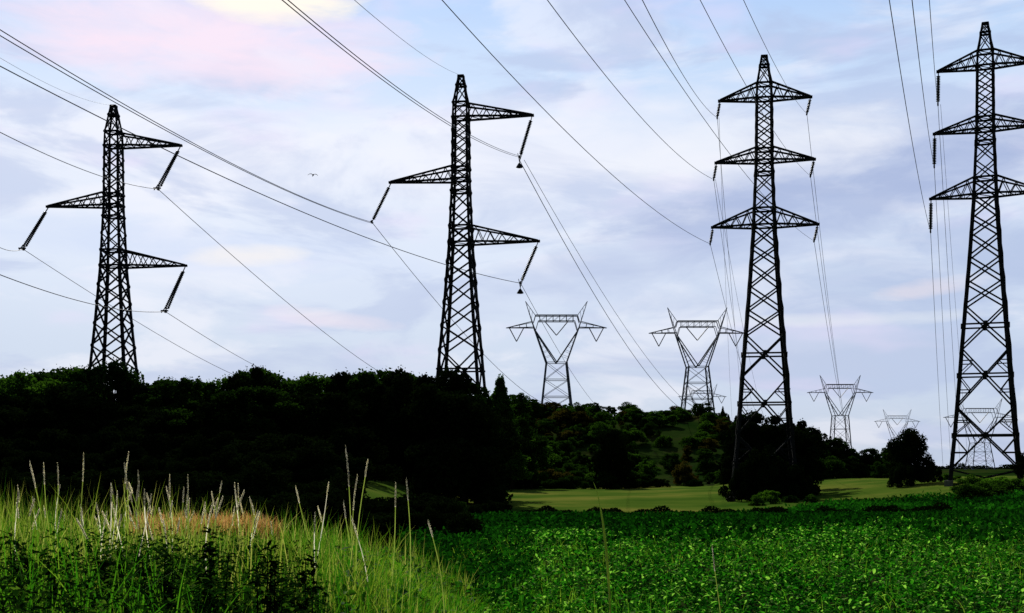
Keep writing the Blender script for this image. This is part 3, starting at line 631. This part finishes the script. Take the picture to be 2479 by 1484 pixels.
# ------------------------------------------------------------------ crop, grass
def leaves(P, ln, wd, rng, lift=(.1, 1.0)):
    """folded pointed leaves growing outwards from P"""
    n = len(P); an = rng.uniform(0, 2*PI, n); e = rng.uniform(*lift, n); ln = ln*rng.uniform(.6, 1.3, n); wd = wd*rng.uniform(.7, 1.2, n)
    d = np.stack([np.cos(an)*np.cos(e), np.sin(an)*np.cos(e), np.sin(e)], 1); s = np.stack([-np.sin(an), np.cos(an), rng.normal(0, .35, n)], 1)
    upv = np.cross(d, s); L_ = ln[:, None]; W_ = wd[:, None]; droop = np.array([0, 0, -1.0])*L_*rng.uniform(.05, .45, n)[:, None]
    m1 = P+d*L_*.45-upv*W_*.15*0; tip = P+d*L_+droop
    V = np.stack([P, P+d*L_*.3+s*W_*.5+upv*W_*.2, P+d*L_*.42+droop*.1, P+d*L_*.3-s*W_*.5+upv*W_*.2,
                  P+d*L_*.72+s*W_*.38+upv*W_*.15+droop*.5, P+d*L_*.72-s*W_*.38+upv*W_*.15+droop*.5, tip], 1).reshape(-1, 3)
    b = (np.arange(n)*7)[:, None]
    Fc = np.concatenate([b+np.array([0, 1, 2, 2]), b+np.array([0, 2, 3, 3]), b+np.array([1, 4, 6, 2]), b+np.array([2, 6, 5, 3])])
    # first two as triangles-by-quads would be degenerate: split into a tri list
    tri = np.concatenate([b+np.array([0, 1, 2]), b+np.array([0, 2, 3]), b+np.array([1, 4, 2]), b+np.array([4, 6, 2]), b+np.array([2, 6, 5]), b+np.array([2, 5, 3])])
    return V, tri
def blades(P, ln, wd, rng, lean=.35, seg=4):
    n = len(P); an = rng.uniform(0, 2*PI, n); ln = ln*rng.uniform(.55, 1.25, n); k = np.abs(rng.normal(0, lean, n))+.04
    dirx = np.stack([np.cos(an), np.sin(an), 0*an], 1); sa = rng.uniform(0, 2*PI, n); side = np.stack([np.cos(sa), np.sin(sa)*.6, 0*an], 1)
    rows = []
    for i in range(seg+1):
        t = i/seg; c = P+np.array([0, 0, 1.0])*(ln*(t-.25*k*t*t))[:, None]+dirx*(ln*k*t*t)[:, None]
        wv = (wd*(1-t)**.7*.5 if t > 0 else wd*.4)
        wv = np.broadcast_to(np.asarray(wv, float), (n,))[:, None]
        rows += [c-side*wv, c+side*wv] if i < seg else [c]
    V = np.stack(rows, 1).reshape(-1, 3); kv = 2*seg+1; b = (np.arange(n)*kv)[:, None]; T = []
    for i in range(seg-1): T += [b+np.array([2*i, 2*i+1, 2*i+3]), b+np.array([2*i, 2*i+3, 2*i+2])]
    T.append(b+np.array([2*seg-2, 2*seg-1, 2*seg]))
    return V, np.concatenate(T), kv
def stuff(name, V, T, tint, m, label, cat):
    o = link(name, npmesh(name, V, T, tint), m); tag(o, label, cat, kind='stuff'); return o
def clump0(x, y): return np.clip(.5+.5*np.sin(x*1.3+1.7*np.sin(y*.6))*np.cos(y*.8+np.sin(x*.7)*2), 0, 1)**1.5
# 1. the leafy crop on the right
rng = np.random.default_rng(11)
def in_view(x, y, pad=40): px = CX+F*x/y; return (px > -pad) & (px < 2479+pad)
def crop_zone(n, y0, y1, hi, ln, wd, left):
    y = np.sqrt(rng.uniform(y0**2, y1**2, n)); x = y*(rng.uniform(left, 2530, n)-CX)/F
    edge = x > -.3+.012*y+.25*np.sin(y*.9)+rng.normal(0, .35, n)
    x, y = x[edge], y[edge]
    row_h = .5+.5*np.sin((x*.94-y*.33)*2*PI/.5)*np.cos(y*1.9+np.sin(x*2.3)*2)          # drilled rows give lumps
    h = hi*(.35+.65*rng.uniform(0, 1, len(x))**.5)*(.45+.55*row_h)
    z = ground(x, y)+h; return leaves(np.stack([x, y, z], 1), ln, wd, rng)
VV = []; TT = []; off = 0
for args in ((28000, 7, 16, .42, .066, .031, 1080), (48000, 14, 30, .38, .086, .040, 1080), (40000, 27, 52, .34, .13, .062, 1200)):
    V, T = crop_zone(*args)
    if args[1] == 27:
        c = V.reshape(-1, 7, 3)[:, 0]; lim = 25+(c[:, 0]/c[:, 1]-.05)*52; keep = c[:, 1] < lim+rng.normal(0, 5, len(c))
        V = V.reshape(-1, 7, 3)[keep].reshape(-1, 3); m_ = len(V)//7; b = (np.arange(m_)*7)[:, None]
        T = np.concatenate([b+np.array(q) for q in ([0, 1, 2], [0, 2, 3], [1, 4, 2], [4, 6, 2], [2, 6, 5], [2, 5, 3])])
    VV.append(V); TT.append(T+off); off += len(V)
V = np.concatenate(VV); T = np.concatenate(TT); nt_ = len(V)//7; tint = np.repeat(np.where(rng.uniform(0, 1, nt_) < .05, 1.3, rng.beta(1.0, 1.7, nt_)), 7)  # a few leaves tinted pale, so highlights sit in the colour
stuff('crop_plants', V, T, tint, 'crop_leaf', 'bright green leafy crop covering the near field on the right', 'crop')
# grassy weeds standing in the crop
n = 6000; y = np.sqrt(rng.uniform(7.5**2, 24**2, n)); x = y*(rng.uniform(1100, 2530, n)-CX)/F
kp = rng.uniform(0, 1, n) < .1+.9*clump0(x, y); x, y = x[kp], y[kp]
V, T, kv = blades(np.stack([x, y, ground(x, y)+.10], 1), .32, .011, rng, .7)
stuff('crop_weeds', V, T, np.repeat(rng.beta(2, 1.4, len(x)), kv), 'grass', 'curling pale green weed blades growing through the crop', 'weeds')
# 2. herbage beyond; the shadow over the far crop is put into its colour
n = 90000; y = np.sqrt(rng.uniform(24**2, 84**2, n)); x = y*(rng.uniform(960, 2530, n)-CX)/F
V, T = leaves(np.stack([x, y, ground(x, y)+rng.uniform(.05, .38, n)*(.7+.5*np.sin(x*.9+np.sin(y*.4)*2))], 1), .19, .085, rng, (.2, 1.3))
stuff('meadow_herbs', V, T, np.repeat(rng.beta(1.6, 2, n), 7), 'crop_far', 'weedy growth beyond the bright crop, shade put into its dark green', 'herbage')
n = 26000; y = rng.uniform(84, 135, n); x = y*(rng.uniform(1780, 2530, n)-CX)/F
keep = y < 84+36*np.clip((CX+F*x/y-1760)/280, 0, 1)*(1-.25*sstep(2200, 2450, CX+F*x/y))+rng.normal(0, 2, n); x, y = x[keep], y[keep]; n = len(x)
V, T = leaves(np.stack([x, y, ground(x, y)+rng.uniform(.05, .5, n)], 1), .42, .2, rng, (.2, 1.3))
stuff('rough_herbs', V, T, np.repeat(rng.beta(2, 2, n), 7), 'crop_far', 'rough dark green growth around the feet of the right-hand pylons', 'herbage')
# 3. tall grass bank on the left
def patch(n, x0, x1, y0, y1, xf=None):
    y = np.sqrt(rng.uniform(y0**2, y1**2, n)); x = y*(rng.uniform(x0, x1, n)-CX)/F; return x, y
def clump(x, y, s=1.6): return .5+.5*np.sin(x*s*1.9+1.3*np.sin(y*s*.8))*np.cos(y*s*1.4+.9*np.sin(x*s))
def bank_fall(x): return 1-.75*sstep(-1.4, .25, x)
x, y = patch(34000, -40, 1420, 5.2, 15)
keep = rng.uniform(0, 1, len(x)) < (.06+.94*clump(x, y)**1.7)*np.where(x/y < -.165, .5, 1); x, y = x[keep], y[keep]
hgt = (.30+.36*clump(x+3, y+5, .8))*(.42+.58*bank_fall(x)); V, T, kv = blades(np.stack([x, y, ground(x, y)], 1), hgt, .013, rng, .34)
stuff('verge_grass', V, T, np.repeat(np.clip(rng.beta(2, 3, len(x))+.15*clump(x, y, .5), 0, 1), kv), 'grass', 'tall bright green grass on the near bank at the left', 'grass')
x, y = patch(13000, -40, 1150, 7.5, 15.5); keep = rng.uniform(0, 1, len(x)) < .15+.85*clump(x*1.1+1, y, 1.1); x, y = x[keep], y[keep]
hgt = (.44+.36*clump(x, y, .9))*(.3+.7*bank_fall(x)); V, T, kv = blades(np.stack([x, y, ground(x, y)], 1), hgt, .012, rng, .25)
stuff('dry_verge_grass', V, T, np.repeat(rng.beta(1.5, 1.2, len(x)), kv), 'grass_olive', 'olive and straw coloured grass along the top of the bank', 'grass')
n = 1500; y = rng.normal(11.2, .16, n); x = rng.uniform(-3.4, -2.1, n)
V, T, kv = blades(np.stack([x, y, ground(x, y)+.36], 1), .20, .016, rng, .6)
stuff('dead_grass_patch', V, T, np.repeat(rng.uniform(0, 1, n), kv), 'dead_grass', 'orange brown dead grass patch among the tall grass', 'grass')
n = 9000; y = np.sqrt(rng.uniform(6.5**2, 12.5**2, n)); x = y*(rng.uniform(880, 1620, n)-CX)/F
kp = rng.uniform(0, 1, n) < clump(x*1.2, y, 1.1)*(1-.85*sstep(-.1, 1.5, x+.35*(y-8))); x, y = x[kp], y[kp]
V, T, kv = blades(np.stack([x, y, ground(x, y)], 1), .38+.16*clump(x, y, .7), .012, rng, .45)
stuff('edge_grass', V, T, np.repeat(rng.beta(2, 2.2, len(x)), kv), 'grass', 'loose green grass spreading from the bank into the edge of the crop', 'grass')
# 4. leafy weeds at the bottom left
n = 3000; y = np.sqrt(rng.uniform(4.4**2, 10.5**2, n)); x = y*(rng.uniform(-40, 790, n)-CX)/F
kp = rng.uniform(0, 1, n) < .06+.94*clump(x*2.1, y*1.6+2, 1.3)**2.2; x, y = x[kp], y[kp]
PP = []
for xx, yy in zip(x, y):
    hh = random.uniform(.25, .62)*(1 if yy < 7.5 else .75); k = 34; t = np.linspace(.15, 1, k); PP.append(np.stack([xx+rng.normal(0, .03, k), yy+rng.normal(0, .03, k), ground(xx, yy)+t*hh], 1))
PP = np.concatenate(PP); V, T = leaves(PP, .042, .020, rng, (-.1, .9))
stuff('leafy_weeds', V, T, np.repeat(rng.beta(1.5, 2.5, len(PP)), 7), 'weed_leaf', 'dark small-leaved weeds massed in the bottom left corner', 'weeds')
n = 800; y = np.sqrt(rng.uniform(7**2, 14**2, n)); x = y*(rng.uniform(820, 1180, n)-CX)/F; PP = []
for xx, yy in zip(x, y):
    hh = random.uniform(.2, .5)*(1-.5*float(sstep(-1.2, .1, xx))); k = 14; t = np.linspace(.15, 1, k); PP.append(np.stack([xx+rng.normal(0, .03, k), yy+rng.normal(0, .03, k), ground(xx, yy)+t*hh], 1))
PP = np.concatenate(PP); V, T = leaves(PP, .10, .035, rng, (.2, 1.2))
stuff('nettle_growth', V, T, np.repeat(rng.beta(2, 2, len(PP)), 7), 'grass', 'green broad-leaved growth where the bank drops to the crop', 'weeds')
n = 9000; y = np.sqrt(rng.uniform(12**2, 30**2, n)); x = y*(rng.uniform(980, 1290, n)-CX)/F; kp = x < .6+.02*y; x, y = x[kp], y[kp]
V, T = leaves(np.stack([x, y, ground(x, y)+rng.uniform(.02, .38, len(x))*(.6+.5*clump(x, y))], 1), .12, .055, rng, (.2, 1.3))
stuff('margin_herbs', V, T, np.repeat(rng.beta(1.6, 2, len(x)), 7), 'crop_far', 'dark green growth filling the hollow between bank and crop', 'herbage')
# dark weed spires at the bottom left
for i, (px, py, Y, lab) in enumerate([(500, 1278, 6.2, 'tallest dark weed spire below the orange dead grass'), (640, 1322, 6.0, 'dark weed spire right of the tallest one'), (738, 1340, 6.2, 'rightmost dark weed spire at the bottom'),
        (395, 1325, 6.0, 'dark weed spire left of the tallest one'), (300, 1345, 6.0, 'short dark weed spire at the bottom, third from the left'), (60, 1290, 6.4, 'dark weed spire at the left edge'), (150, 1335, 6.1, 'dark weed spire, second from the left edge')]):
    p = at(px, py, Y); zg = gz(p.x, Y); h = p.z-zg; root = link('weed_plant', None); root.location = (p.x, Y, zg); tag(root, lab, 'weed', 'dark weed spires')
    mb = MB(); LP = []
    for k in range(5):
        ox, oy = random.gauss(0, .05), random.gauss(0, .05); hk = h*random.uniform(.6, 1) if k else h
        mb.tube([(ox*.3, oy*.3, -.05), (ox*.8, oy, hk*.5), (ox, oy*1.2, hk)], [.006, .0045, .002], 5)
        tq = rng.uniform(.1, 1, 60); LP.append(np.stack([ox*tq, oy*tq, hk*tq], 1))
    mb.build('stem', 'bark', root)
    V, T = leaves(np.concatenate(LP), .060, .024, rng, (-.2, .9)); link('foliage', npmesh('weed_foliage', V, T, np.repeat(rng.beta(1, 4, len(LP)*60), 7)), 'weed_dark', root)
# 5. countable seeding grass stalks
def stalk(px, py_tip, Y, lean, head, pale, label, group, bend=0.0):
    tip = at(px, py_tip, Y); bx = tip.x-lean; zg = gz(bx, Y); h = tip.z-zg
    root = link('grass_stalk', None); root.location = (bx, Y, zg); tag(root, label, 'grass stalk', group)
    f = lambda t: Vector((lean*t**2+.015*math.sin(t*5+px), .02*math.sin(t*3+px), h*(t-.0*t)))
    nh = 1-head/h; mb = MB(); up = Vector((0, 0, 1))
    def ribbon(mb, ts, ws, an):
        sd = Vector((math.cos(an), math.sin(an), 0)); vs = []
        for t, q in zip(ts, ws): vs += [f(t)-sd*q, f(t)+sd*q]
        mb.add(vs, [(2*i, 2*i+1, 2*i+3, 2*i+2) for i in range(len(ts)-1)])
    for an in (0, PI/2): ribbon(mb, np.linspace(0, nh, 9), [.0045-.0018*i/8 for i in range(9)], an)
    mb.build('stem', 'stem_green' if not pale else 'straw', root)
    mb = MB(); ts = np.linspace(nh, 1, 9)
    for an in (0, 1.05, 2.1): ribbon(mb, ts, [.0035]*8+[.001], an)
    for i in range(int(240*head/.2)):                              # spikelets
        u = random.uniform(0, .97); t = nh+(1-nh)*u; c = f(t); an = random.uniform(0, 6.28); q = (math.sin(PI*min(1, u*.9+.12))**.6)*random.uniform(.6, 1.2)
        d = Vector((math.cos(an)*.0065*q, math.sin(an)*.0065*q, .018)); sd = Vector((-math.sin(an), math.cos(an), 0))*.0028
        mb.add([c-sd*.5, c+d*.5-sd, c+d, c+d*.5+sd], [(0, 1, 2, 3)])
    mb.build('seed_head', 'straw', root)
NAMED = [(75, 1118, 9.5, -.10, .20, 'leaning pale seed stalk at the far left before the black wood'), (108, 1122, 9.5, -.05, .16, 'second pale seed stalk from the left'),
         (136, 1122, 9.8, 0, .17, 'straight white seed stalk, third from the left'), (198, 1098, 9.8, 0, .22, 'pale seed stalk standing alone before the wood, left of the leftmost pylon'),
         (315, 1095, 9.6, .06, .24, 'tallest pale seed stalk below the leftmost pylon'), (300, 1122, 9.6, -.03, .2, 'pale seed stalk crossing the tallest one below the leftmost pylon'),
         (330, 1140, 9.6, -.02, .2, 'pale seed stalk right of the crossing pair'), (415, 1150, 9.6, .0, .17, 'thin pale stalk left of a pair in the middle of the grass'),
         (458, 1150, 9.6, .03, .2, 'bright pale stalk right of a pair in the middle of the grass'), (832, 1080, 9.2, -.10, .30, 'tallest straight seed stalk of all, right part of the grass'),
         (888, 1115, 9.2, .08, .12, 'seed stalk with a purplish tip right of the tallest stalk'), (868, 1150, 9.2, .06, .26, 'thick curved seed stalk beside the tallest stalk'),
         (985, 1160, 9.4, -.02, .16, 'pale stalk at the right end of the grass'), (960, 1170, 9.4, .05, .18, 'forked looking pale stalk near the right end of the grass')]
for px, py, Y, ln, hd_, lab in NAMED: stalk(px, py, Y, ln, hd_, False, lab, 'tall seeding grass stalks')
for i in range(70):
    px = random.uniform(20, 1040) if i % 2 else random.gauss(430, 170); Y = random.uniform(8.6, 11.5)
    py = random.uniform(1165, 1260)+(30 if px > 600 and random.random() < .6 else 0)+(15 if px > 900 else 0)
    stalk(px, py, Y, max(-.16, min(.16, random.gauss(0, .08))), random.uniform(.08, .17), random.random() < .3, 'short pale seeding grass stalk in the grass on the bank', 'short seeding grass stalks')
stalk(1728, 1320, 10.5, -.06, .22, False, 'pale grass stalk sticking out of the crop on the right', None)
# long arching blade in front of the pale field
arc = link('arching_grass_blade', None); tp = at(1437, 1168, 9.5); bs = at(1480, 1310, 9.5); arc.location = (bs.x, 9.5, gz(bs.x, 9.5)); tag(arc, 'single long arching pale grass blade before the pale field', 'grass stalk')
mb = MB(); hh = tp.z-gz(bs.x, 9.5); dxx = tp.x-bs.x
mb.tube([Vector((dxx*(t**2.4), 0, hh*(1-(1-t)**1.25))) for t in np.linspace(0, 1, 16)], [.004, .004, .0045, .005, .006, .007, .0085, .010, .011, .011, .010, .008, .006, .004, .003, .001], 5)
mb.build('blade', 'stem_green', arc, smooth=True)
# ------------------------------------------------------------------ bird
bp = at(758, 424, 100); bird = link('bird', None); bird.location = bp; bird.rotation_euler = (0, 0, .3); tag(bird, 'small dark bird flying between the two left pylons', 'bird')
mb = MB()
prof = [(0, -.30, .0, .004), (0, -.26, .0, .03), (0, -.20, .005, .045), (0, -.1, 0, .06), (0, .02, 0, .06), (0, .12, 0, .045), (0, .2, 0, .03), (0, .34, 0, .035)]
mb.tube([(0, p[1], p[2]) for p in prof], [p[3] for p in prof], 8)
for sx in (-1, 1):
    W = [(0, 0), (.14, -.03), (.28, .02), (.42, .12)]; zz = [.02, .10, .09, .0]; ch = [.17, .15, .12, .02]
    vs = []
    for (wx, wy), z_, c in zip(W, zz, ch):
        vs += [(sx*wx, wy-c*.4, z_), (sx*wx, wy+c*.6, z_-.01), (sx*wx, wy+c*.1, z_+.02)]
    fs = []
    for i in range(3):
        b = 3*i
        for p_, q_ in ((0, 2), (2, 1), (1, 0)): fs.append((b+p_, b+q_, b+3+q_, b+3+p_))
    mb.add(vs, fs)
b_ = mb.build('body', 'feather', bird, smooth=True)
